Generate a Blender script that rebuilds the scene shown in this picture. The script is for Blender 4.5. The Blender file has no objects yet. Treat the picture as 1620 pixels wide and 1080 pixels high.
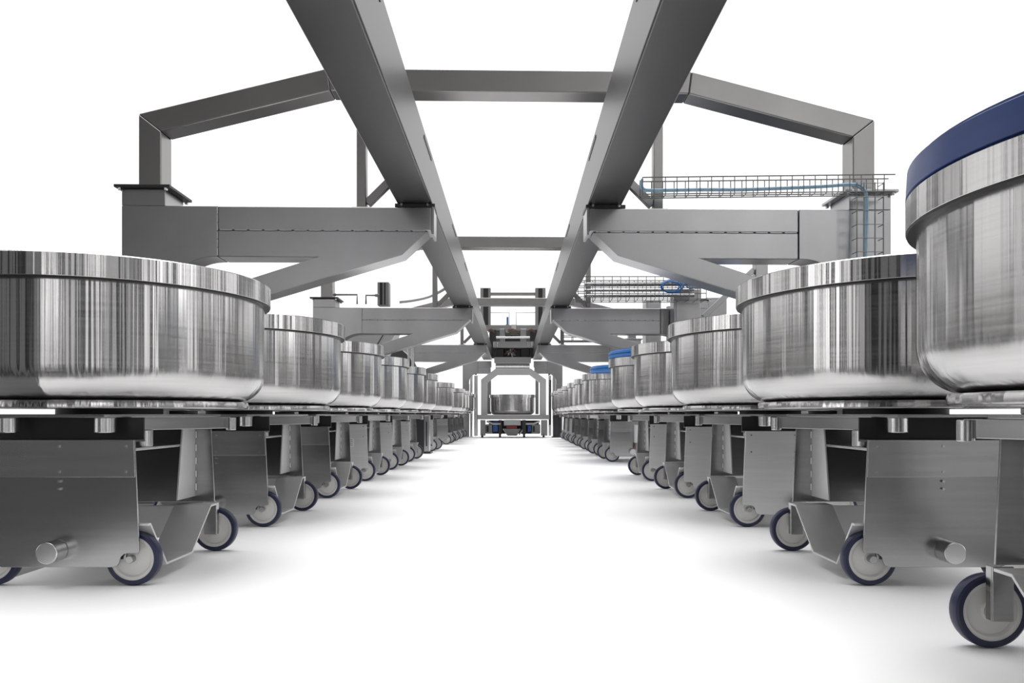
import bpy, bmesh, math, random
from mathutils import Vector, Matrix
random.seed(7)
PI = math.pi
C = bpy.context.scene.collection
H = 0.64            # camera height above the floor (level with the trolley tops)
F = 1200.0          # focal length in pixels of a 1620 px wide frame
VX, VY = 812, 655   # vanishing point

def W(px, py, Y):
    return Vector(((px - VX) / F * Y, Y, H + (VY - py) / F * Y))

# ------------------------------------------------------------------ materials
def mat(name, col, metal=0.0, rough=0.5, aniso=0.0, noise=0.0, nscale=(1, 1, 1), bump=0.0, bscale=(1, 1, 1),
        bdist=0.001, rnoise=0.0, radial=False, spec=None):
    m = bpy.data.materials.new(name); m.use_nodes = True
    nt = m.node_tree; b = nt.nodes['Principled BSDF']; L = nt.links
    b.inputs['Base Color'].default_value = (*col, 1)
    b.inputs['Metallic'].default_value = metal
    b.inputs['Roughness'].default_value = rough
    if spec is not None: b.inputs['Specular IOR Level'].default_value = spec
    tc = nt.nodes.new('ShaderNodeTexCoord')
    if aniso:
        b.inputs['Anisotropic'].default_value = aniso; b.inputs['Anisotropic Rotation'].default_value = .25
        tg = nt.nodes.new('ShaderNodeTangent'); tg.direction_type = 'RADIAL'; tg.axis = 'Z'
        L.new(tg.outputs[0], b.inputs['Tangent'])
    def mapping(sc):
        mp = nt.nodes.new('ShaderNodeMapping'); mp.inputs['Scale'].default_value = sc
        L.new(tc.outputs['Object'], mp.inputs[0]); return mp
    if noise or rnoise:
        n = nt.nodes.new('ShaderNodeTexNoise'); n.inputs['Scale'].default_value = 1; n.inputs['Detail'].default_value = 6
        L.new(mapping(nscale).outputs[0], n.inputs['Vector'])
        if noise:
            r = nt.nodes.new('ShaderNodeMapRange')
            r.inputs['From Min'].default_value = .3; r.inputs['From Max'].default_value = .7
            r.inputs['To Min'].default_value = 1 - noise; r.inputs['To Max'].default_value = 1 + noise
            L.new(n.outputs['Fac'], r.inputs['Value'])
            vm = nt.nodes.new('ShaderNodeVectorMath'); vm.operation = 'SCALE'
            vm.inputs[0].default_value = col
            L.new(r.outputs[0], vm.inputs['Scale']); L.new(vm.outputs[0], b.inputs['Base Color'])
        if rnoise:
            r = nt.nodes.new('ShaderNodeMapRange')
            r.inputs['From Min'].default_value = .3; r.inputs['From Max'].default_value = .7
            r.inputs['To Min'].default_value = max(.02, rough - rnoise); r.inputs['To Max'].default_value = rough + rnoise
            L.new(n.outputs['Fac'], r.inputs['Value']); L.new(r.outputs[0], b.inputs['Roughness'])
    if bump:
        n = nt.nodes.new('ShaderNodeTexNoise'); n.inputs['Scale'].default_value = 1; n.inputs['Detail'].default_value = 3
        L.new(mapping(bscale).outputs[0], n.inputs['Vector'])
        bp = nt.nodes.new('ShaderNodeBump'); bp.inputs['Strength'].default_value = bump
        bp.inputs['Distance'].default_value = bdist
        L.new(n.outputs['Fac'], bp.inputs['Height']); L.new(bp.outputs[0], b.inputs['Normal'])
    return m

M = {
 'floor': mat('white_floor', (.93, .93, .935), rough=.55, spec=.3),
 'concrete': mat('unseen_dark_concrete', (.10, .10, .10), rough=.6, noise=.15, nscale=(2, 2, 2)),
 'bowl': mat('polished_steel', (.52, .515, .51), 1, .18, aniso=.93, rnoise=.02, nscale=(3, 3, 120), noise=.06,
             bump=.9, bscale=(13, 13, .10), bdist=.006),
 'plate': mat('brushed_plate', (.38, .38, .38), 1, .23, noise=.06, nscale=(2, 2, 60)),
 'pale': mat('pale_satin_plate', (.62, .62, .62), .75, .45, noise=.05, nscale=(2, 2, 50)),
 'cover': mat('cover_plate', (.48, .48, .48), 1, .25, noise=.08, nscale=(3, 3, 50)),
 'satin': mat('satin_steel', (.66, .66, .66), .6, .5, noise=.05, nscale=(8, 8, 8)),
 'wire': mat('tray_wire', (.17, .17, .17), .8, .4),
 'bright': mat('bright_steel', (.62, .62, .62), 1, .24, noise=.06, nscale=(60, 60, 4)),
 'blast': mat('blasted_steel', (.38, .38, .385), 1, .30, noise=.05, nscale=(3, 3, 3)),
 'beam': mat('beam_steel', (.13, .129, .127), 1, .36, noise=.05, nscale=(2, .6, 2)),
 'hoop': mat('hoop_steel', (.28, .275, .27), 1, .32, noise=.07, nscale=(2, 2, 2)),
 'dark': mat('dark_steel', (.035, .035, .038), .4, .4),
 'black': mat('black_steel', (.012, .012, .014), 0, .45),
 'tyre': mat('navy_rubber', (.013, .016, .05), 0, .38),
 'hub': mat('grey_nylon', (.66, .65, .63), 0, .45),
 'lid': mat('blue_plastic', (.02, .05, .20), 0, .35, noise=.08, nscale=(2, 2, 40)),
 'lid2': mat('bright_blue_plastic', (.03, .19, .55), 0, .35),
 'cable': mat('pale_blue_cable', (.36, .55, .70), 0, .45),
 'coil': mat('blue_cable', (.04, .17, .42), 0, .45),
 'grey': mat('grey_enamel', (.30, .30, .30), .3, .45),
 'light': mat('light_grey_enamel', (.55, .55, .55), .3, .4),
 'copper': mat('copper_cable', (.16, .10, .075), .4, .45),
 'blue': mat('blue_drive', (.02, .10, .36), 0, .4),
 'red': mat('red_drive', (.22, .015, .012), 0, .4),
 'label': mat('white_sticker', (.75, .75, .74), 0, .5),
 'ink': mat('label_ink', (.05, .05, .05), 0, .5),
 'seam': mat('weld_seam', (.62, .62, .62), 1, .35, bump=1, bscale=(120, 120, 120), bdist=.003),
}

# ------------------------------------------------------------------ mesh builder
class MB:
    def __init__(s, sx=1): s.v = []; s.f = []; s.sx = sx
    def add(s, vs, fs):
        n = len(s.v); s.v += [tuple(Vector(v)) for v in vs]; s.f += [tuple(i + n for i in f) for f in fs]; return s
    def box(s, x0, x1, y0, y1, z0, z1):
        return s.add([(x0,y0,z0),(x1,y0,z0),(x1,y1,z0),(x0,y1,z0),(x0,y0,z1),(x1,y0,z1),(x1,y1,z1),(x0,y1,z1)],
                     [(0,3,2,1),(4,5,6,7),(0,1,5,4),(1,2,6,5),(2,3,7,6),(3,0,4,7)])
    def prism(s, poly, a, b, axis):
        def p(u, w, t): return {'x': (t, u, w), 'y': (u, t, w), 'z': (u, w, t)}[axis]
        n = len(poly)
        vs = [p(u, w, a) for u, w in poly] + [p(u, w, b) for u, w in poly]
        return s.add(vs, [tuple(range(n)), tuple(range(2*n-1, n-1, -1))] + [(i, i+n, (i+1) % n + n, (i+1) % n) for i in range(n)])
    def strip(s, pts, th, a, b, axis):      # bent sheet: polyline offset by th
        pts = [Vector(p) for p in pts]; off = []
        for i, p in enumerate(pts):
            d1 = (p - pts[i-1]).normalized() if i else None
            d2 = (pts[i+1] - p).normalized() if i < len(pts)-1 else None
            if d1 is None: nn = Vector((-d2.y, d2.x))
            elif d2 is None: nn = Vector((-d1.y, d1.x))
            else:
                n1 = Vector((-d1.y, d1.x)); n2 = Vector((-d2.y, d2.x)); nn = (n1+n2).normalized(); nn = nn / max(.3, nn.dot(n1))
            off.append(p + nn*th)
        for i in range(len(pts)-1):
            pass
        return s.prism([tuple(p) for p in pts] + [tuple(p) for p in reversed(off)], a, b, axis)
    def cyl(s, p0, p1, r, n=24, r1=None):
        p0 = Vector(p0); p1 = Vector(p1); d = (p1-p0).normalized(); r1 = r if r1 is None else r1
        u = d.orthogonal().normalized(); w = d.cross(u)
        vs = [p0 + (u*math.cos(2*PI*i/n) + w*math.sin(2*PI*i/n))*r for i in range(n)] + \
             [p1 + (u*math.cos(2*PI*i/n) + w*math.sin(2*PI*i/n))*r1 for i in range(n)]
        return s.add(vs, [tuple(reversed(range(n))), tuple(range(n, 2*n))] + [(i, (i+1) % n, (i+1) % n+n, i+n) for i in range(n)])
    def lathe(s, prof, axis='z', c=(0, 0, 0), n=96, closed=True):
        vs = []; fs = []; m = len(prof); c = Vector(c)
        for i in range(n):
            a = 2*PI*i/n; ca, sa = math.cos(a), math.sin(a)
            for r, t in prof:
                vs.append(c + (Vector((r*ca, r*sa, t)) if axis == 'z' else Vector((r*ca, t, r*sa))))
        for i in range(n):
            j = (i+1) % n
            for k in range(m if closed else m-1):
                l = (k+1) % m
                fs.append((i*m+k, j*m+k, j*m+l, i*m+l))
        return s.add(vs, fs)
    def tube(s, pts, r, n=8):
        pts = [Vector(p) for p in pts]; vs = []; fs = []
        u = None
        for i, p in enumerate(pts):
            d = (pts[min(i+1, len(pts)-1)] - pts[max(i-1, 0)]).normalized()
            u = d.orthogonal().normalized() if u is None else (u - d*u.dot(d)).normalized()
            w = d.cross(u)
            vs += [p + (u*math.cos(2*PI*k/n) + w*math.sin(2*PI*k/n))*r for k in range(n)]
        for i in range(len(pts)-1):
            for k in range(n):
                fs.append((i*n+k, i*n+(k+1) % n, (i+1)*n+(k+1) % n, (i+1)*n+k))
        fs += [tuple(reversed(range(n))), tuple(range((len(pts)-1)*n, len(pts)*n))]
        return s.add(vs, fs)
    def bar(s, p0, p1, w, h, up=(0, 0, 1)):
        p0 = Vector(p0); p1 = Vector(p1); d = (p1-p0).normalized(); r = d.cross(Vector(up)).normalized(); u = r.cross(d)
        vs = []
        for p in (p0, p1):
            for a, b in ((-1,-1),(1,-1),(1,1),(-1,1)): vs.append(p + r*a*w/2 + u*b*h/2)
        return s.add(vs, [(0,3,2,1),(4,5,6,7),(0,1,5,4),(1,2,6,5),(2,3,7,6),(3,0,4,7)])
    def build(s, name, m, parent=None, bevel=0.0, ang=32, seg=2):
        me = bpy.data.meshes.new(name)
        me.from_pydata([(x*s.sx, y, z) for x, y, z in s.v], [], s.f)
        bm = bmesh.new(); bm.from_mesh(me)
        bmesh.ops.recalc_face_normals(bm, faces=bm.faces)
        bm.to_mesh(me); bm.free()
        me.materials.append(M[m] if isinstance(m, str) else m)
        me.polygons.foreach_set('use_smooth', [True]*len(me.polygons))
        me.set_sharp_from_angle(angle=math.radians(ang))
        o = bpy.data.objects.new(name, me); C.objects.link(o)
        if parent: o.parent = parent
        if bevel:
            b = o.modifiers.new('bevel', 'BEVEL'); b.width = bevel; b.segments = seg; b.limit_method = 'ANGLE'
            b.angle_limit = math.radians(35); b.harden_normals = True
        return o

def empty(name, loc=(0, 0, 0), rz=0):
    o = bpy.data.objects.new(name, None); C.objects.link(o); o.location = loc; o.rotation_euler = (0, 0, rz)
    o.empty_display_size = .1; return o
def tag(o, label, cat, group=None, kind=None):
    o['label'] = label; o['category'] = cat
    if group: o['group'] = group
    if kind: o['kind'] = kind
    return o
def dup(o, parent=None):
    c = o.copy(); C.objects.link(c); c.parent = parent
    for ch in list(o.children): dup(ch, c)
    return c
def ORD(n): return ['nearest', 'second', 'third', 'fourth', 'fifth', 'sixth', 'seventh', 'eighth', 'ninth', 'tenth',
                    'eleventh', 'twelfth', 'thirteenth', 'fourteenth'][n]

# ------------------------------------------------------------------ floor
fl = MB().add([(-1.96, 1.75, 0), (1.96, 1.75, 0), (1.96, 23, 0), (60, 23, 0), (60, 90, 0), (-60, 90, 0), (-60, 23, 0), (-1.96, 23, 0)],
              [tuple(range(8))]).build('floor', 'floor')
for s_ in (-1, 1):     # unseen dull concrete beyond the white strip, added to cut bounced light
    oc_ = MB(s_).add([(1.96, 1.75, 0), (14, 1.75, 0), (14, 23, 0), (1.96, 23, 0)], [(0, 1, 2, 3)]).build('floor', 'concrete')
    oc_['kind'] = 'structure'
fl['kind'] = 'structure'

# ------------------------------------------------------------------ bowl trolley
def arc(cx, cy, r, a0, a1, n):
    return [(cx + r*math.cos(math.radians(a0+(a1-a0)*i/n)), cy + r*math.sin(math.radians(a0+(a1-a0)*i/n))) for i in range(n+1)]

def make_wheel(root, x, y, sx):
    r = .102
    w = MB(sx).lathe([(.0005, -.016), (.024, -.018), (.028, -.010), (.066, -.006), (.071, -.016), (.083, -.018),
                      (.083, .018), (.071, .016), (.066, .006), (.028, .010), (.024, .018), (.0005, .016)],
                     'y', (x, y, r), 48, closed=False).build('wheel', 'hub', root)
    MB(sx).lathe([(.082, -.021), (.094, -.021), (.1, -.016), (.102, -.008), (.102, .008), (.1, .016), (.094, .021), (.082, .021)],
                 'y', (x, y, r), 48).build('tyre', 'tyre', w)
    MB(sx).cyl((x, y-.044, r), (x, y+.028, r), .0145, 24).build('axle', 'plate', w, .002)
    return w

def make_trolley(sx):
    t = empty('bowl_trolley')
    g = lambda: MB(sx)
    # bowl: rolled rim band, straight wall, rounded bottom corner, open top with an inner wall
    R, Rr = .612, .637
    prof = [(.0005, .690), (.49, .690)] + arc(.49, .812, .122, -90, 0, 9) + [(R, 1.108), (R, 1.112)]
    inner = [(.597, 1.112), (.597, .815)] + arc(.49, .815, .107, 0, -90, 6) + [(.0005, .708)]
    bowl = g().lathe(prof + inner, 'z', n=112, closed=False).build('bowl', 'bowl', t)
    g().lathe([(R-.016, 1.108), (Rr-.001, 1.108), (Rr, 1.109), (Rr, 1.186), (Rr-.004, 1.190), (R-.010, 1.190), (R-.016, 1.184)],
              'z', n=112).build('rim', 'bowl', bowl)
    g().lathe([(R-.002, 1.102), (Rr-.003, 1.102), (Rr-.003, 1.1078), (R-.002, 1.1078)], 'z', n=112).build('rim_shade_ring', 'black', bowl)  # black ring put in for the dark shade under the rim
    pr = []
    g().lathe([(.0005, .662), (.538, .662), (.544, .666), (.544, .682), (.54, .690), (.0005, .690)], 'z', n=96,
              closed=False).build('base_ring', 'bowl', t)
    g().cyl((0, 0, .640), (0, 0, .662), .20, 64).build('turntable_hub', 'black', t)
    # bright locking block beside the hub
    g().box(.17, .30, .16, .24, .640, .656).build('locking_block', 'bright', t, .003)
    # deck
    deck = [(.30, .37), (-.36, .37), (-.36, -.30), (-.24, -.42), (.20, -.42), (.23, -.33), (.345, .30)]
    g().prism(deck, .628, .640, 'z').build('deck_plate', 'plate', t, .002)
    g().prism([(.365, .345), (.145, -.175), (.095, -.155), (.29, .345)], .575, .6275, 'z').build('side_rail', 'plate', t, .003)
    g().box(-.36, .36, .347, .385, .575, .6275).build('rear_rail', 'plate', t, .003)
    g().cyl((.372, .352, .566), (.372, .352, .625), .022, 24).build('rail_end_pin', 'bright', t, .003)
    g().cyl((.178, -.375, .572), (.178, -.375, .6275), .037, 32).build('locating_pin', 'bright', t, .003)
    g().cyl((-.178, -.375, .572), (-.178, -.375, .6275), .037, 32).build('locating_pin', 'bright', t, .003)
    g().box(.145, .165, -.30, -.19, .585, .6275).build('clamp_block', 'bright', t, .003)
    g().cyl((.16, -.06, .508), (.16, -.06, .575), .042, 32).build('pin_socket', 'bright', t, .003)
    g().box(-.20, .205, -.22, .20, .496, .508).build('shelf', 'bright', t, .003)
    # front panel facing along the row
    yf = -.372
    fp = [(-.285, .545), (.285, .545), (.302, .135), (.297, .127), (.262, .127), (.245, .124), (.232, .112), (.228, .095),
          (.222, .082), (.205, .075), (-.205, .075), (-.222, .082), (-.228, .095), (-.232, .112), (-.245, .124), (-.262, .127),
          (-.297, .127), (-.302, .135)]
    f = g().prism(fp, yf, yf+.008, 'y').build('front_panel', 'plate', t, .0015)
    g().prism([(-.284, .545), (.284, .545), (.289, .408), (-.289, .408)], yf-.006, yf-.0002, 'y').build('cover_strip', 'cover', f, .0012)
    for x, z in [(q, v) for q in (-.255, .255) for v in (.428, .522)] + [(.01, v) for v in (.428, .522, .393, .365)]:
        g().cyl((x, yf-.009, z), (x, yf-.001, z), .0048, 10).build('screw', 'bright', f)
    st = g().cyl((0, yf-.068, .138), (0, yf, .138), .040, 40).build('docking_stud', 'bright', f, .004)
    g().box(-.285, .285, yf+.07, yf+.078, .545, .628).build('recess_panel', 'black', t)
    g().box(-.285, .285, yf+.008, yf+.078, .537, .545).build('recess_sill', 'dark', t)
    # rear panel with flange, lower panel
    rp = [(-.28, .575), (.285, .575), (.30, .235), (-.30, .235)]
    g().prism(rp, .338, .346, 'y').build('rear_panel', 'plate', t, .0015)
    g().prism([(.338, .574), (.205, .574), (.150, .262), (.338, .262)], .205, .213, 'x').build('flange', 'satin', t, .0015)
    wb = g()
    for k in range(5): wb.cyl((.217, .333, .29 + k*.06), (.217, .333, .32 + k*.06), .0045, 8)
    wb.build('weld', 'seam', t)
    g().box(-.30, .20, .300, .308, .075, .222).build('lower_panel', 'satin', t, .0015)
    g().prism([(-.36, .545), (.33, .545), (.33, .235), (-.36, .235)], -.272, -.264, 'x').build('side_panel', 'plate', t)
    # guide tray: bent channel between the wheels
    g().strip([(.300, .235), (.225, .235), (.024, .062), (-.204, .062), (-.338, .235), (-.36, .235)], .009, .165, .330, 'x'
              ).build('guide_tray', 'satin', t, .0015)
    # wheel brackets
    g().box(.255, .312, .330, .337, .085, .232).box(.306, .312, .337, .362, .085, .232).build('wheel_bracket', 'plate', t, .002)
    g().box(-.312, -.255, .330, .337, .085, .232).build('wheel_bracket', 'plate', t, .002)
    g().box(.215, .245, -.355, -.30, .10, .24).build('wheel_bracket', 'plate', t, .002)
    for x, y in ((.262, -.325), (-.262, -.325), (.285, .392), (-.285, .392)): make_wheel(t, x, y, sx)
    return t

PITCH, Y0 = 1.4746, 3.172
XL, XR = -1.683, 1.594
left = [i for i in range(13) if i not in (6, 8)]
right = [i for i in range(-1, 12) if i != 4]
extraL = {0: 'cut off by the left edge', 3: 'white sticker on its panel',
          7: 'beyond the dark post'}
extraR = {-1: 'under a dark blue lid', 0: 'its full front panel visible',
          3: 'topped with blue lid', 5: 'white control box in front'}
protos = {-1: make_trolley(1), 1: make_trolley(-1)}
first = {-1: True, 1: True}
tro = {}
for side, idxs, X in ((-1, left, XL), (1, right, XR)):
    for n, i in enumerate(idxs):
        o = protos[side] if first[side] else dup(protos[side]); first[side] = False
        o.location = (X, Y0 + PITCH*i, 0)
        sn = 'left' if side < 0 else 'right'; ex = (extraL if side < 0 else extraR).get(i)
        lab = f'steel bowl trolley {ORD(n)}{"" if n == 0 else " from the camera"} in the {sn} row'
        tag(o, lab + (', ' + ex if ex else ''), 'bowl trolley', f'mixing bowl trolleys in the {sn} row')
        tro[(side, i)] = o
def override(o, m):
    o.material_slots[0].link = 'OBJECT'; o.material_slots[0].material = M[m]
for key in ((-1, 3), (-1, 4), (-1, 5), (-1, 7), (1, 1), (1, 2), (1, 3), (1, 10), (1, 11)):     # paler colour stands in for brighter reflections on these panels
    for ch in tro[key].children:
        if ch.name.startswith('front_panel'):
            override(ch, 'pale')
            for g2 in ch.children:
                if g2.name.startswith('cover_strip'): override(g2, 'pale')
# sticker plates on the fourth left trolley
st = tro[(-1, 3)]
s_ = MB().box(-.11+.12, -.06+.12, -.3735, -.3721, .345, .405).box(.075, .165, -.3735, -.3721, .33, .41).build('sticker', 'label', st)
k_ = MB()
for r in range(4): k_.box(.085, .155, -.3742, -.3736, .343+r*.017, .349+r*.017)
k_.box(.02, .05, -.3742, -.3736, .36, .366).box(.02, .05, -.3742, -.3736, .38, .386)
k_.build('print', 'ink', s_)
# control box on a right-row trolley
st = tro[(1, 5)]
b_ = MB().box(.02, .13, -.47, -.381, .26, .50).build('control_box', 'label', st, .006)
MB().cyl((.03, -.43, .18), (.03, -.43, .26), .012, 12).build('cable_gland', 'copper', b_)

# lids
def lid(loc, R, h, m, label, rot=(0, 0, 0), groove=True):
    prof = [(.0005, .0), (R-.01, .0), (R, .004)]
    if groove: prof += [(R, h*.42), (R-.012, h*.48), (R-.012, h*.54), (R, h*.6)]
    prof += [(R-.004, h-.006), (R-.014, h), (.0005, h+.004)]
    o = MB().lathe(prof, 'z', n=112, closed=False).build('round_cover', m)
    o.location = loc; o.rotation_euler = rot
    MB().lathe([(R-.05, h-.012), (R-.02, h-.004), (R-.02, h+.008), (R-.05, h+.008)], 'z', n=96).build('lid_ring', m, o)
    MB().cyl((0, 0, h+.0045), (0, 0, h+.010), R-.06, 64).build('bounce_cut_disc', 'dark', o)  # unseen dark disc, added to keep blue bounce off the rafters
    return tag(o, label, 'lid', 'blue bowl lids')
lid((XR, Y0-PITCH, 1.1905), .637, .080, 'lid', 'dark blue round lid on the nearest bowl at the right edge', groove=False)
lid((XR, Y0+3*PITCH, 1.1905), .637, .072, 'lid2', 'bright blue lid lying flat on the fifth bowl of the right row')
lid((XR+.06, Y0+5*PITCH-.50, 1.1905), .637, .070, 'lid2', 'bright blue lid overhanging the front of a bowl, beside the gap in the right row')

# ------------------------------------------------------------------ overhead beams
for s, x0, x1, nm in ((-1, -.846, -.589, 'left'), (1, .545, .796, 'right')):
    o = empty('overhead_beam', ((x0+x1)/2, 0, 2.17))
    w = (x1-x0)/2
    MB().box(-w, w, -1.5, 21.35, 0, .36).build('box_section', 'beam', o, .012, seg=3)
    xi = w if s < 0 else -w
    for ya in (2.9, 5.0, 7.35, 9.2, 13.0):
        MB().bar((xi+.0*s, ya, .30), (xi, ya+.45, .30), .008, .022).build('slot', 'black', o)
    tag(o, f'long square grey overhead beam on the {nm} side of the aisle, running away from the camera', 'beam', 'overhead beams')

# ------------------------------------------------------------------ support frames
def frame(Y, label):
    fr = empty('support_frame', (-.02, Y, 0), math.radians(1.25))
    D0, D1 = -.02, .20
    for s in (-1, 1):
        g = lambda: MB(s)
        g().box(2.48, 2.80, D0+.002, D1+.10, 0, 1.30).box(2.46, 2.82, D0-.02, D1+.12, 0, .02).build('column', 'blast', fr, .006)
        blk = [(2.118, 2.142), (2.80, 2.142), (2.80, 1.301), (2.5, 1.301), (2.5, 1.42)] + arc(2.14, 1.417, .36, 0, 90, 12)[1:] + [(2.118, 1.777)]
        g().prism(blk, D0, D1, 'y').build('corner_block', 'blast', fr, .004)
        g().box(2.49, 2.80, D0+.001, D1+.10, 2.143, 2.262).build('column_head', 'blast', fr, .004)
        bp = g().box(2.44, 2.835, D0-.045, D1+.14, 2.263, 2.283).build('base_plate', 'dark' if s < 0 else 'blast', fr, .002)
        for x in (2.475, 2.80):
            for y in (D0-.025, D1+.12): g().cyl((x, y, 2.245), (x, y, 2.2625), .014, 6).build('bolt', 'bright', bp)
        g().box(.575, 2.112, D0, D1, 1.972, 2.142).build('arm', 'blast', fr, .008, seg=3)
        h = [(.60, 1.967), (.785, 1.795), (2.499, 1.279), (2.499, 1.42), (1.40, 1.777), (2.112, 1.777), (2.112, 1.967)]
        g().prism(h, D0+.003, D1-.003, 'y').build('haunch', 'blast', fr, .006)
        g().box(.556, .574, D0-.005, D1+.005, 1.945, 2.144).build('end_plate', 'blast', fr, .002)
        wl = g()
        for k in range(14):
            a = .62 + k*.107; wl.bar((a, D0+.001, 1.9695), (a+.088, D0+.001, 1.9695), .008, .006)
        if s < 0:
            for k in range(6): wl.bar((2.115, D0+.001, 1.785+k*.06), (2.115, D0+.001, 1.84+k*.06), .008, .008, up=(1, 0, 0))
        wl.build('weld', 'seam', fr)
        pd = g().box(.55, .84, D0+.0, D1-.0, 2.143, 2.169).build('beam_pad', 'dark', fr, .002)
        for x in (.60, .79): g().cyl((x, D0-.02, 2.157), (x, D0, 2.157), .011, 6).build('bolt', 'bright', pd)
        # small post and brace on top of the arm
        g().box(1.02, 1.16, .02, .15, 2.143, 2.155).build('foot_plate', 'hoop', fr, .002)
        g().box(1.058, 1.128, .04, .12, 2.156, 2.985).build('post', 'hoop', fr, .006)
        g().bar((1.055, .08, 2.19), (.845, .08, 2.40), .06, .05, up=(0, 1, 0)).build('brace', 'hoop', fr, .004)
    # mitred hoop
    w = .165
    out = [(-2.70, 2.284), (-2.70, 2.82), (-1.335, 3.165), (1.335, 3.165), (2.70, 2.82), (2.70, 2.284)]
    inn = []
    P = [Vector(p) for p in out]
    for i, p in enumerate(P):
        d1 = (p-P[i-1]).normalized() if i else None
        d2 = (P[i+1]-p).normalized() if i < len(P)-1 else None
        n1 = Vector((d1.y, -d1.x)) if d1 else None; n2 = Vector((d2.y, -d2.x)) if d2 else None
        if n1 is None: nn = n2
        elif n2 is None: nn = n1
        else: nn = (n1+n2).normalized(); nn = nn/nn.dot(n1)
        inn.append(p + nn*w)
    names = ['hoop_post', 'hoop_rafter', 'hoop_crossbar', 'hoop_rafter', 'hoop_post']
    for i in range(5):
        q = [out[i], out[i+1], tuple(inn[i+1]), tuple(inn[i])]
        MB().prism(q, .02, .20, 'y').build(names[i], 'hoop', fr, .010, seg=3)
    return tag(fr, label, 'support frame', 'support frames over the aisle')
FY = (5.54, 10.75, 16.45)
frame(FY[0], 'nearest grey steel support frame with angled hoop above the two arms')
frame(FY[1], 'second grey support frame from the camera, holding up the overhead beams')
frame(FY[2], 'third grey support frame from the camera, just before the lifting machine')

# narrow end frame
YE = 21.55
fe = empty('end_frame', (-.02, YE, 0))
for s in (-1, 1):
    g = lambda: MB(s)
    blk = [(1.0, 2.15), (1.42, 2.15), (1.42, 1.50), (1.24, 1.50), (1.24, 1.52)] + arc(1.0, 1.55, .24, 0, 90, 8)[1:] + [(.985, 1.79), (.985, 2.15)]
    g().prism(blk, 0, .2, 'y').build('corner_block', 'blast', fe, .004)
    g().box(1.23, 1.42, .0, .2, 0, 1.498).build('column', 'blast', fe, .004)
    g().box(.60, .98, 0, .2, 1.97, 2.15).build('arm', 'blast', fe, .004)
    g().box(.62, .98, 0, .2, 1.79, 1.965).build('haunch', 'blast', fe, .004)
    g().box(1.14, 1.21, .05, .15, 0, 1.788).build('round_post', 'bright', fe, .01)
    g().box(1.02, 1.07, .0, .10, 0.3, 1.788).build('rail', 'dark', fe)
tag(fe, 'narrow grey end frame with rounded corners around the far lifting machine', 'support frame', 'support frames over the aisle')

# ------------------------------------------------------------------ lifting machine at the far end
YM = 20.9
def px(dx): return (dx - VX) / F * YM
def pz(y): return H + (VY - y) / F * YM
def prect(mb, x0, x1, y0, y1, a, b): return mb.box(px(x0), px(x1), a, b, pz(y1), pz(y0))
lm = empty('bowl_lift', (0, YM, 0))
oc = [(761, 656), (761, 600), (784, 583), (840, 583), (864, 600), (864, 656)]
ic = [(771, 656), (771, 605), (787, 593), (838, 593), (854, 605), (854, 656)]
for i in range(5):
    q = [oc[i], oc[i+1], ic[i+1], ic[i]]
    MB().prism([(px(a), pz(b)) for a, b in q], 0, .16, 'y').build('gate_frame', 'light', lm, .006)
MB().cyl((px(784), .06, pz(578.5)), (px(838), .06, pz(578.5)), .072, 24).build('roller', 'bright', lm)
prect(MB(), 757, 868, 656, 663, -.5, .9).build('table', 'grey', lm, .004)
prect(MB(), 782, 840, 565, 574, -.05, .2).build('lower_crossbeam', 'grey', lm, .004)
prect(MB(), 780, 844, 540, 550, -.02, .2).build('middle_crossbeam', 'grey', lm, .004)
prect(MB(), 780, 842, 521, 566, .36, .40).build('back_plate', 'grey', lm, .004)
prect(MB(), 765, 855, 512, 521, .3, .42).build('upper_plate', 'grey', lm, .004)
MB().cyl((px(785), -.05, pz(534)), (px(838), -.05, pz(534)), .030, 16).build('cross_rod', 'bright', lm)
for a, b in ((774, 785), (839, 850)): prect(MB(), a, b, 521, 566, .05, .25).build('side_plate', 'dark', lm, .004)
for a, b in ((790, 799), (823, 833)): prect(MB(), a, b, 519, 540, .1, .3).build('motor', 'grey', lm, .02)
for a, b in ((784, 797), (824, 838)): prect(MB(), a, b, 550, 565, .12, .3).build('motor', 'dark', lm, .02)
prect(MB(), 797, 824, 528, 540, .2, .3).build('drive_box', 'dark', lm, .01)
prect(MB(), 797, 824, 551, 565, .24, .32).build('gear_housing', 'black', lm, .01)
for k in range(9):
    a = random.uniform(800, 820); b = random.uniform(553, 562)
    MB().tube([(px(a), .10, pz(b)), (px(a+random.uniform(-5, 5)), .06, pz(b+random.uniform(-4, 4))), (px(a+random.uniform(-7, 7)), .12, pz(b+3))],
              .022, 8).build('hose', random.choice(['light', 'grey', 'copper']), lm)
for a, b in ((772, 782), (801, 820), (836, 846)):
    for k in range(3):
        MB().tube([(px(a), .02, pz(522+k*1.6)), (px((a+b)/2), -.03, pz(520+k*1.8)), (px(b), .02, pz(523+k*1.5))], .012, 6).build('cable_loop', 'copper', lm)
prect(MB(), 800, 805, 513, 526, 0, .1).build('sensor', 'grey', lm)
prect(MB(), 809, 816, 513, 523, 0, .1).build('sensor', 'light', lm, .01)
for cxs in (781.5, 787, 835, 841):
    for k in range(3): MB().cyl((px(cxs), -.035, pz(542.5+k*2.6)), (px(cxs), -.02, pz(542.5+k*2.6)), .016, 8).build('bolt', 'bright', lm)
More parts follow.
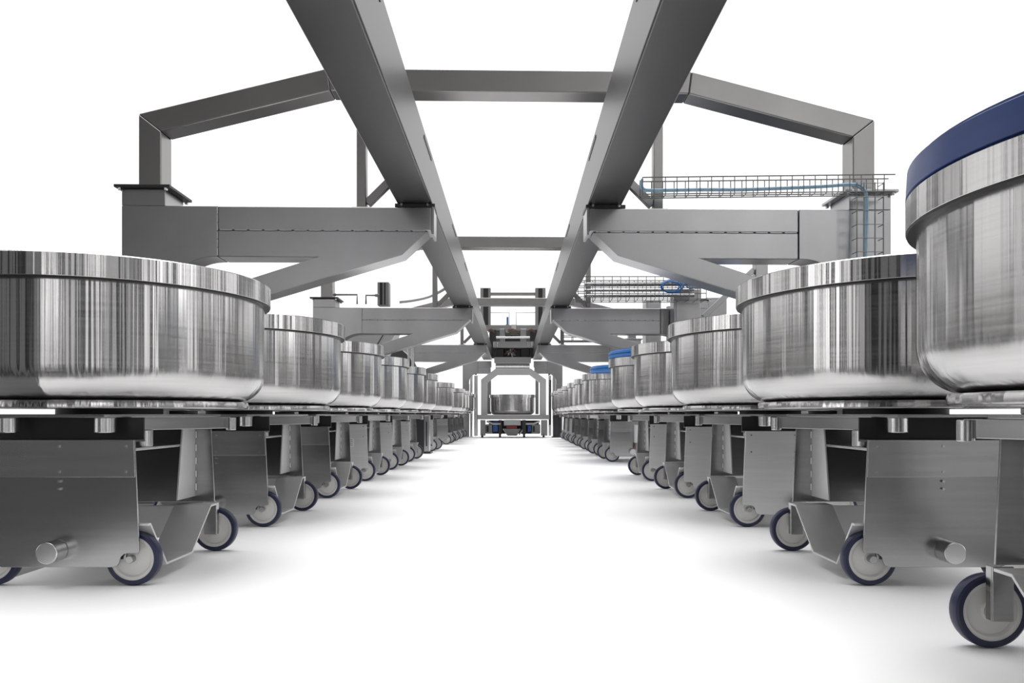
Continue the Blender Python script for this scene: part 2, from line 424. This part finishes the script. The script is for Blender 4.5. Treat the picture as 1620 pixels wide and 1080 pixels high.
# masts with handles
for s, a, b in ((-1, 758, 775), (1, 848, 865)):
    ma = prect(MB(), a, b, 448, 512, .75, .95).build('mast', 'grey', lm, .006)
    prect(MB(), a+5, a+12 if s > 0 else b-4, 449, 510, .742, .7499).build('mast_track', 'dark', ma)
prect(MB(), 775, 848, 455, 460, .8, .88).build('mast_tie', 'grey', lm, .004)
MB().tube([(px(775), .8, pz(488)), (px(805), .8, pz(488)), (px(805), .8, pz(512))], .014, 8).build('rail_bar', 'light', lm)
MB().tube([(px(848), .8, pz(488)), (px(817), .8, pz(488)), (px(817), .8, pz(512))], .014, 8).build('rail_bar', 'light', lm)
prect(MB(), 801, 804, 496, 512, .7, .75).build('cylinder_rod', 'coil', lm)
prect(MB(), 749, 755, 592, 690, .30, .42).build('guide_column', 'bright', lm, .02)
prect(MB(), 869, 873, 592, 690, .30, .42).build('guide_column', 'bright', lm, .02)
prect(MB(), 869.5, 872.5, 600, 672, .26, .299).build('chain', 'black', lm)
prect(MB(), 772, 854, 665, 687, .7, .8).build('rear_skirt', 'dark', lm)
prect(MB(), 770, 776, 590, 655, .5, .6).build('rear_post', 'grey', lm, .004)
prect(MB(), 848, 853, 590, 655, .5, .6).build('rear_post', 'grey', lm, .004)
# undercarriage
zf = 0
for a, b in ((760, 768), (856, 866)): MB().box(px(a), px(b), -.05, .12, .05, pz(664)).build('leg', 'grey', lm, .004)
for a in (763, 791, 829, 860):
    MB().cyl((px(a), -.02, .001), (px(a), -.02, .10), .032, 12).build('foot', 'black', lm)
for a, b in ((789, 794), (826, 832)): MB().box(px(a), px(b), -.05, .0, .09, pz(664)).build('leg', 'dark', lm, .004)
prect(MB(), 780, 788, 666, 683, 0, .15).build('drive_motor', 'blue', lm, .01)
prect(MB(), 835, 840, 673, 683, 0, .15).build('drive_motor', 'blue', lm, .01)
prect(MB(), 801, 818, 673, 678, -.02, .15).build('scanner', 'red', lm, .01)
prect(MB(), 797, 824, 664, 673, .02, .3).build('chassis_box', 'light', lm, .01)
MB().prism([(px(796), pz(678)), (px(824), pz(678)), (px(818), pz(689)), (px(803), pz(689))], .0, .3, 'y').build('chassis_nose', 'grey', lm, .01)
for a, b in ((768, 779), (841, 855)):
    prect(MB(), a, b, 671, 686, .05, .3).build('valve_block', 'grey', lm, .02)
    prect(MB(), a+2, a+5, 674, 683, .0, .06).build('valve', 'black', lm, .005)
for s in (-1, 1):
    MB().tube([(px(812+s*20), -.03, pz(670)), (px(812+s*32), -.06, pz(670)), (px(812+s*42), -.03, pz(666))], .030, 8).build('hose', 'light', lm)
    MB().tube([(px(812+s*16), -.03, pz(678)), (px(812+s*9), -.05, pz(688))], .018, 8).build('stay', 'light', lm)
tag(lm, 'lifting machine at the far end of the aisle with octagonal gate and tall masts', 'lifting machine')
# bowl standing on the lift table
cb = empty('mixing_bowl', (px(810.5)*1.0, YM+.30, pz(656)+.004))
cprof = [(.0005, .0), (.50, .0)] + arc(.50, .12, .12, -90, 0, 8) + [(.62, .47), (.605, .47), (.605, .12), (.49, .018), (.0005, .018)]
bo = MB().lathe(cprof, 'z', n=96, closed=False).build('bowl', 'bowl', cb)
MB().lathe([(.60, .47), (.645, .47), (.645, .555), (.60, .555)], 'z', n=96).build('rim', 'bowl', cb)
tag(cb, 'wide polished steel bowl on the table of the far lifting machine', 'bowl')

# ------------------------------------------------------------------ dark posts standing in the row gaps
def gap_post(x, y, w, d, h, label, m1='black', m2='blast'):
    o = empty('floor_post', (x, y, 0))
    MB().box(-w/2, w/2-.06, -d/2, d/2, .03, h).build('housing', m1, o, .004)
    MB().box(w/2-.059, w/2+.02, -d/2, d/2, .03, h).build('side_cover', m2, o, .004)
    MB().box(w/2-.03, w/2-.01, -d/2-.006, -d/2-.0002, .12, h-.1).build('slot', 'black', o)
    MB().box(-w/2-.04, w/2+.05, -d/2-.04, d/2+.04, 0, .029).build('foot_plate', 'dark', o)
    return tag(o, label, 'post')
gap_post(-1.50, 12.45, .22, .25, .62, 'dark boxy post standing on the floor in the gap of the left row')
gap_post(1.20, 20.1+.8, .20, .2, .62, 'dark boxy post standing at the far end of the right row', 'dark', 'dark')

# ------------------------------------------------------------------ cable trays
def tray(name, x0, x1, y0, y1, z0, z1, step, r, label, nl=3, slope=0):
    o = empty(name, ((x0+x1)/2, (y0+y1)/2, z0))
    cx, cy = (x0+x1)/2, (y0+y1)/2
    L_ = MB(); U = MB(); hx = (x1-x0)/2; hy = (y1-y0)/2; h = z1-z0
    def zz(x): return slope*(x+hx)
    for yy in (-hy, hy):
        for k in range(nl):
            z = h*k/(nl-1)
            L_.bar((-hx, yy, z+zz(-hx)), (hx, yy, z+zz(hx)), r*2, r*2)
    L_.bar((-hx, 0, zz(-hx)), (hx, 0, zz(hx)), r*2, r*2)
    n = int((x1-x0)/step)
    for k in range(n+1):
        x = -hx + k*step
        U.tube([(x, -hy, h+zz(x)), (x, -hy, zz(x)-r), (x, hy, zz(x)-r), (x, hy, h+zz(x))], r, 5)
    n0 = len(L_.v); L_.v += U.v; L_.f += [tuple(i+n0 for i in f) for f in U.f]; L_.build('wire_mesh', 'wire', o)
    return tag(o, label, 'cable tray', 'wire cable trays')
tray('cable_tray', .92, 2.72, 5.40, 5.50, 2.205, 2.325, .082, .0035, 'wire mesh cable tray running level over the nearest right arm', nl=2, slope=.012)
tray('cable_tray', .87, 2.60, 10.20, 10.50, 2.19, 2.49, .115, .005, 'larger wire mesh cable tray over the second right arm, with a coil of cable', nl=5)
tray('cable_tray', 1.02, 2.2, 16.0, 16.3, 2.19, 2.50, .24, .008, 'distant wire mesh cable tray over the third right arm', nl=4)
# vertical drop in front of the right column
o = empty('cable_tray', (2.56, 5.43, .9)); L_ = MB(); U = MB()
for x in (-.10, -.05, .03, .09): L_.bar((x, 0, 0), (x, 0, 1.40), .006, .006, up=(0, 1, 0))
for k in range(15): U.tube([(-.10, .08, .02+k*.098), (-.10, -.004, .02+k*.098), (.09, -.004, .02+k*.098), (.09, .08, .02+k*.098)], .003, 5)
n0 = len(L_.v); L_.v += U.v; L_.f += [tuple(i+n0 for i in f) for f in U.f]; L_.build('wire_mesh', 'wire', o)
tag(o, 'upright wire cable tray running down in front of the nearest right column', 'cable tray', 'wire cable trays')
# cables
def smooth(pts, n=6):
    pts = [Vector(p) for p in pts]; out = []
    for i in range(len(pts)-1):
        p0 = pts[max(i-1, 0)]; p1 = pts[i]; p2 = pts[i+1]; p3 = pts[min(i+2, len(pts)-1)]
        for k in range(n):
            t = k/n
            out.append(.5*((2*p1)+(p2-p0)*t+(2*p0-5*p1+4*p2-p3)*t*t+(3*p1-p0-3*p2+p3)*t**3))
    out.append(pts[-1]); return out
yc = 5.45
co = MB()
for d, r in ((0, .009), (.018, .007)):
    q = [W(1016, 283, yc), W(1018, 298, yc), W(1040, 300, yc), W(1110, 299, yc), W(1170, 299, yc), W(1230, 297, yc), W(1300, 294, yc), W(1345, 291, yc),
         W(1362, 294, yc), W(1371, 308, yc), W(1372, 340, yc), W(1370, 400, yc), W(1370, 470, yc)]
    co.tube(smooth([(p.x - d*.7, p.y, p.z - d*.6) for p in q]), r, 8)
tag(co.build('cable', 'cable'), 'pale blue cable lying in the tray over the nearest right arm and turning down', 'cable')
pc = MB()
for y, r, yy in ((450, .030, 10.30), (459, .018, 10.40), (468, .026, 10.33)): pc.cyl(W(925, y, yy), W(1098, y-1, yy), r, 14)
tag(pc.build('conduit_pipes', 'plate'), 'bundle of shiny steel conduits inside the second cable tray', 'pipe')
cc = MB()
for k in range(7):
    a = W(1062+random.uniform(-2, 2), 453+random.uniform(-1.5, 1.5), 10.16-.006*k); rx = .15-.012*(k % 4); rz = .085-.008*(k % 4)
    cc.tube([(a.x+rx*math.cos(t*2*PI/30), a.y, a.z+rz*math.sin(t*2*PI/30)) for t in range(31)], .006, 6)
cc.tube(smooth([W(1085, 452, 10.16), W(1092, 456, 10.2), W(1105, 454, 10.2)]), .008, 6)
tag(cc.build('cable_coil', 'coil'), 'coil of blue cable hanging on the second cable tray', 'cable')
wc = MB()
for k in range(3):
    q = [W(632, 479-k*1.2, 10.9), W(655, 476-k, 10.9), W(680, 470-k, 10.9), W(704, 458-k*1.5, 10.9), W(716, 447-k, 10.9)]
    wc.tube(smooth(q), .010, 6)
tag(wc.build('cable_bundle', 'light'), 'pale cable bundle curving up behind the left overhead beam', 'cable')

# ------------------------------------------------------------------ equipment on and behind the second frame
def at_box(mb, x0, x1, y0, y1, Y, d):
    a = W(x0, y1, Y); b = W(x1, y0, Y); return mb.box(a.x, b.x, Y, Y+d, a.z, b.z)
# lift column pairs over the left arm
def mastpair(x0, x1, y0, y1, Y, label):
    o = empty('guide_mast', W((x0+x1)/2, y1, Y))
    w = (x1-x0)/F*Y/2; h = (y1-y0)/F*Y
    MB().box(-w, w, 0, .16, 0, h).build('profile', 'grey', o, .006)
    MB().box(-w*.55, -w*.1, -.008, -.0002, .01, h-.01).box(w*.2, w*.45, -.008, -.0002, .01, h-.01).build('track', 'black', o)
    return tag(o, label, 'mast')
mastpair(597, 615, 446, 483, 10.9, 'short grooved dark mast standing behind the second left arm')
def handle(pts, Y, label):
    m = MB(); m.tube([W(a, b, Y) for a, b in pts], .014, 8); p = W(*pts[0], Y)
    m.cyl(p+Vector((-.03, 0, 0)), p+Vector((.03, 0, 0)), .024, 10)
    tag(m.build('rail_bar', 'grey'), label, 'bar')
handle([(528, 466), (565, 466), (565, 481)], 10.9, 'bent thin grey bar above the second left arm, left of the pair')
handle([(597, 467), (579, 467), (579, 481)], 10.9, 'bent thin grey bar joined to the dark mast above the second left arm')
# flat cabinets seen behind the right columns
def cab(x0, x1, y0, Y, d, label, m='blast', foot=0.0):
    a = W(x0, y0, Y); b = W(x1, y0, Y)
    o = empty('cabinet', ((a.x+b.x)/2, Y, 0)); w = (b.x-a.x)/2
    MB().box(-w, w, 0, d, foot, a.z).build('body', m, o, .01)
    MB().box(-w+.03, w-.03, -.012, -.0005, .15, a.z-.06).build('door', m, o, .004)
    MB().box(w-.07, w-.05, -.03, -.0125, 1.0, 1.15).build('handle', 'dark', o)
    return tag(o, label, 'cabinet')
cab(1066, 1108, 457, 10.47, .25, 'tall narrow grey cabinet standing against the second right arm')
cab(1118, 1150, 470, 12.3, .3, 'pale tall cabinet partly hidden behind a right-row bowl')
cab(1022, 1046, 474, 14.5, .4, 'light grey cabinet seen beyond the second right arm')
def stanchion(x0, x1, y0, Y, label, brace=None):
    a = W(x0, y0, Y); b = W(x1, y0, Y)
    o = empty('stanchion', ((a.x+b.x)/2, Y, 0)); w = (b.x-a.x)/2
    MB().box(-w, w, 0, w*2, 0, a.z).build('upright', 'blast', o, .004)
    MB().box(-w-.05, w+.05, -.05, w*2+.05, 0, .015).build('foot_plate', 'blast', o)
    if brace:
        p = W(brace[0], brace[1], Y) - o.location; q = W(brace[2], brace[3], Y) - o.location
        MB().bar((p.x, w, p.z), (q.x, w, q.z), .06, .06, up=(0, 1, 0)).build('brace', 'blast', o, .004)
    return tag(o, label, 'stanchion')
stanchion(1196, 1215, 405, 8.6, 'pale upright post behind the second bowl of the right row, with diagonal brace', (1195, 425, 1115, 500))
stanchion(1056, 1066, 484, 13.4, 'slim dark upright behind the fourth bowl of the right row')
stanchion(878, 884, 590, 22.4, 'thin grey upright beside the right leg of the end frame')

# curved hood behind the left bowls
ho = empty('curved_hood', (-2.75, 13.75, 0))
MB().prism([(-.5, 1.26), (-.5, 1.93), (.35, 1.93)] + [(.35+.62*math.sin(math.radians(k*10)), 1.35+.58*math.cos(math.radians(k*10))) for k in range(1, 10)] + [(.97, 1.26)],
           0, .5, 'y').build('shell', 'beam', ho, .01)
MB().box(-.45, -.05, .05, .45, 0, 1.258).build('pedestal', 'blast', ho)
for x in (.86, .93): MB().cyl((x, -.06, 1.22), (x, -.06, 2.0), .022, 12).build('pipe', 'bright', ho)
tag(ho, 'dark curved hood with upright pipes behind the left row of bowls', 'hood')
hp = empty('feed_hopper', (-2.6, 12.0, 0))
MB().prism([(-.35, 1.75), (-.35, 2.02), (.78, 2.02), (.45, 1.30), (.0, 1.30)], 0, .45, 'y').build('funnel', 'pale', hp, .01)
MB().bar((.62, -.004, 2.02), (.36, -.004, 1.6), .012, .012).build('seam', 'dark', hp)
MB().box(-.30, .0, .1, .35, 0, 1.745).build('pedestal', 'blast', hp)
tag(hp, 'pale sheet metal hopper seen under the second left arm', 'hopper')

# ------------------------------------------------------------------ world (studio surround), light
PHASE = 0.05
FRONT, CEIL = 1.25, 5.3
LOBES = [(23, 16, 10, 5, 2.2), (-8, 7.5, 5, 3, 3.1), (14, -4, 7, 6, .6), (27, -6, 6, 8, .35), (-9, -4, 5, 6, .7), (0, 5, 4, 2.5, 2.2),
         (20, 24, 12, 5, 1.3), (70, 8, 22, 14, 1.2), (-75, 8, 20, 14, 1.2)]
w = bpy.data.worlds.new('studio'); bpy.context.scene.world = w; w.use_nodes = True
nt = w.node_tree; nt.nodes.clear(); N = nt.nodes.new; L = nt.links
out = N('ShaderNodeOutputWorld'); bg = N('ShaderNodeBackground'); L.new(bg.outputs[0], out.inputs[0])
tc = N('ShaderNodeTexCoord'); sp = N('ShaderNodeSeparateXYZ'); L.new(tc.outputs['Generated'], sp.inputs[0])
def math_(op, a, b=None, c=None):
    n = N('ShaderNodeMath'); n.operation = op
    for i, v in enumerate((a, b, c)):
        if v is None: continue
        if isinstance(v, (int, float)): n.inputs[i].default_value = v
        else: L.new(v, n.inputs[i])
    return n.outputs[0]
ny = math_('MULTIPLY', sp.outputs['Y'], -1.0)
az = math_('ARCTAN2', sp.outputs['X'], ny)
pos = math_('DIVIDE', math_('ADD', az, PI), 2*PI)
def ramp(stops):
    r = N('ShaderNodeValToRGB'); cr = r.color_ramp; cr.interpolation = 'LINEAR'
    while len(cr.elements) > 1: cr.elements.remove(cr.elements[-1])
    cr.elements[0].position = stops[0][0]; cr.elements[0].color = (*[stops[0][1]]*3, 1)
    for p, v in stops[1:]:
        e = cr.elements.new(p); e.color = (v, v, v, 1)
    return r
# azimuth: 0.5 = straight behind the camera, 0.25 = left, 0.75 = right, 0/1 = ahead (open white studio)
rp = ramp([(0, 1), (.17, 1), (.215, .30), (.26, .12), (.34, .08), (.40, .05), (.46, .07), (.50, .12), (.56, .12), (.64, .14),
           (.70, .14), (.775, .30), (.83, 1), (1, 1)])
L.new(pos, rp.inputs[0])
el = math_('MULTIPLY', math_('ARCSINE', sp.outputs['Z']), 180/PI)
azd = math_('MULTIPLY', az, 180/PI)
def lobe(a, e, sa, se, k):      # soft bright patch added to the surround to brighten steel reflections
    u = math_('DIVIDE', math_('SUBTRACT', azd, a), sa); v = math_('DIVIDE', math_('SUBTRACT', el, e), se)
    q = math_('ADD', math_('MULTIPLY', u, u), math_('MULTIPLY', v, v))
    return math_('MULTIPLY', math_('EXPONENT', math_('MULTIPLY', q, -1.0)), k)
lobes = None
for l in LOBES:
    x = lobe(*l); lobes = x if lobes is None else math_('ADD', lobes, x)
nz = N('ShaderNodeTexNoise'); nz.noise_dimensions = '1D'; nz.inputs['Scale'].default_value = 75; nz.inputs['Detail'].default_value = 2
L.new(math_('ADD', pos, PHASE), nz.inputs['W'])
bars = N('ShaderNodeMapRange'); bars.inputs['From Min'].default_value = .47; bars.inputs['From Max'].default_value = .60
bars.inputs['To Min'].default_value = .10; bars.inputs['To Max'].default_value = 3.2
L.new(nz.outputs['Fac'], bars.inputs['Value'])
isb = N('ShaderNodeMapRange'); isb.inputs['From Min'].default_value = -.55; isb.inputs['From Max'].default_value = -.25
L.new(ny, isb.inputs['Value'])
bm_ = math_('ADD', math_('MULTIPLY', math_('SUBTRACT', bars.outputs[0], 1.0), isb.outputs[0]), 1.0)
val = math_('MULTIPLY', math_('ADD', math_('MULTIPLY', rp.outputs[0], FRONT), lobes), bm_)
# bright ceiling
up = N('ShaderNodeMapRange'); up.inputs['From Min'].default_value = .80; up.inputs['From Max'].default_value = .95
up.interpolation_type = 'SMOOTHSTEP'
L.new(sp.outputs['Z'], up.inputs['Value'])
tot = math_('ADD', val, math_('MULTIPLY', up.outputs[0], CEIL))
L.new(tot, bg.inputs['Strength']); bg.inputs['Color'].default_value = (1, 1, 1, 1)

# ------------------------------------------------------------------ camera
cam = bpy.data.cameras.new('camera'); co = bpy.data.objects.new('camera', cam); C.objects.link(co)
co.location = (0, 0, H); co.rotation_euler = (PI/2, 0, 0)
cam.sensor_width = 36; cam.lens = F/1620*36
cam.shift_x = -(VX-810)/1620; cam.shift_y = (VY-540)/1620
cam.clip_start = .05; cam.clip_end = 500
sc = bpy.context.scene; sc.camera = co
sc.view_settings.view_transform = 'Standard'; sc.view_settings.look = 'None'
sc.view_settings.exposure = 0.0; sc.view_settings.gamma = 1
sc.view_settings.use_curve_mapping = False
sc.cycles.max_bounces = 8
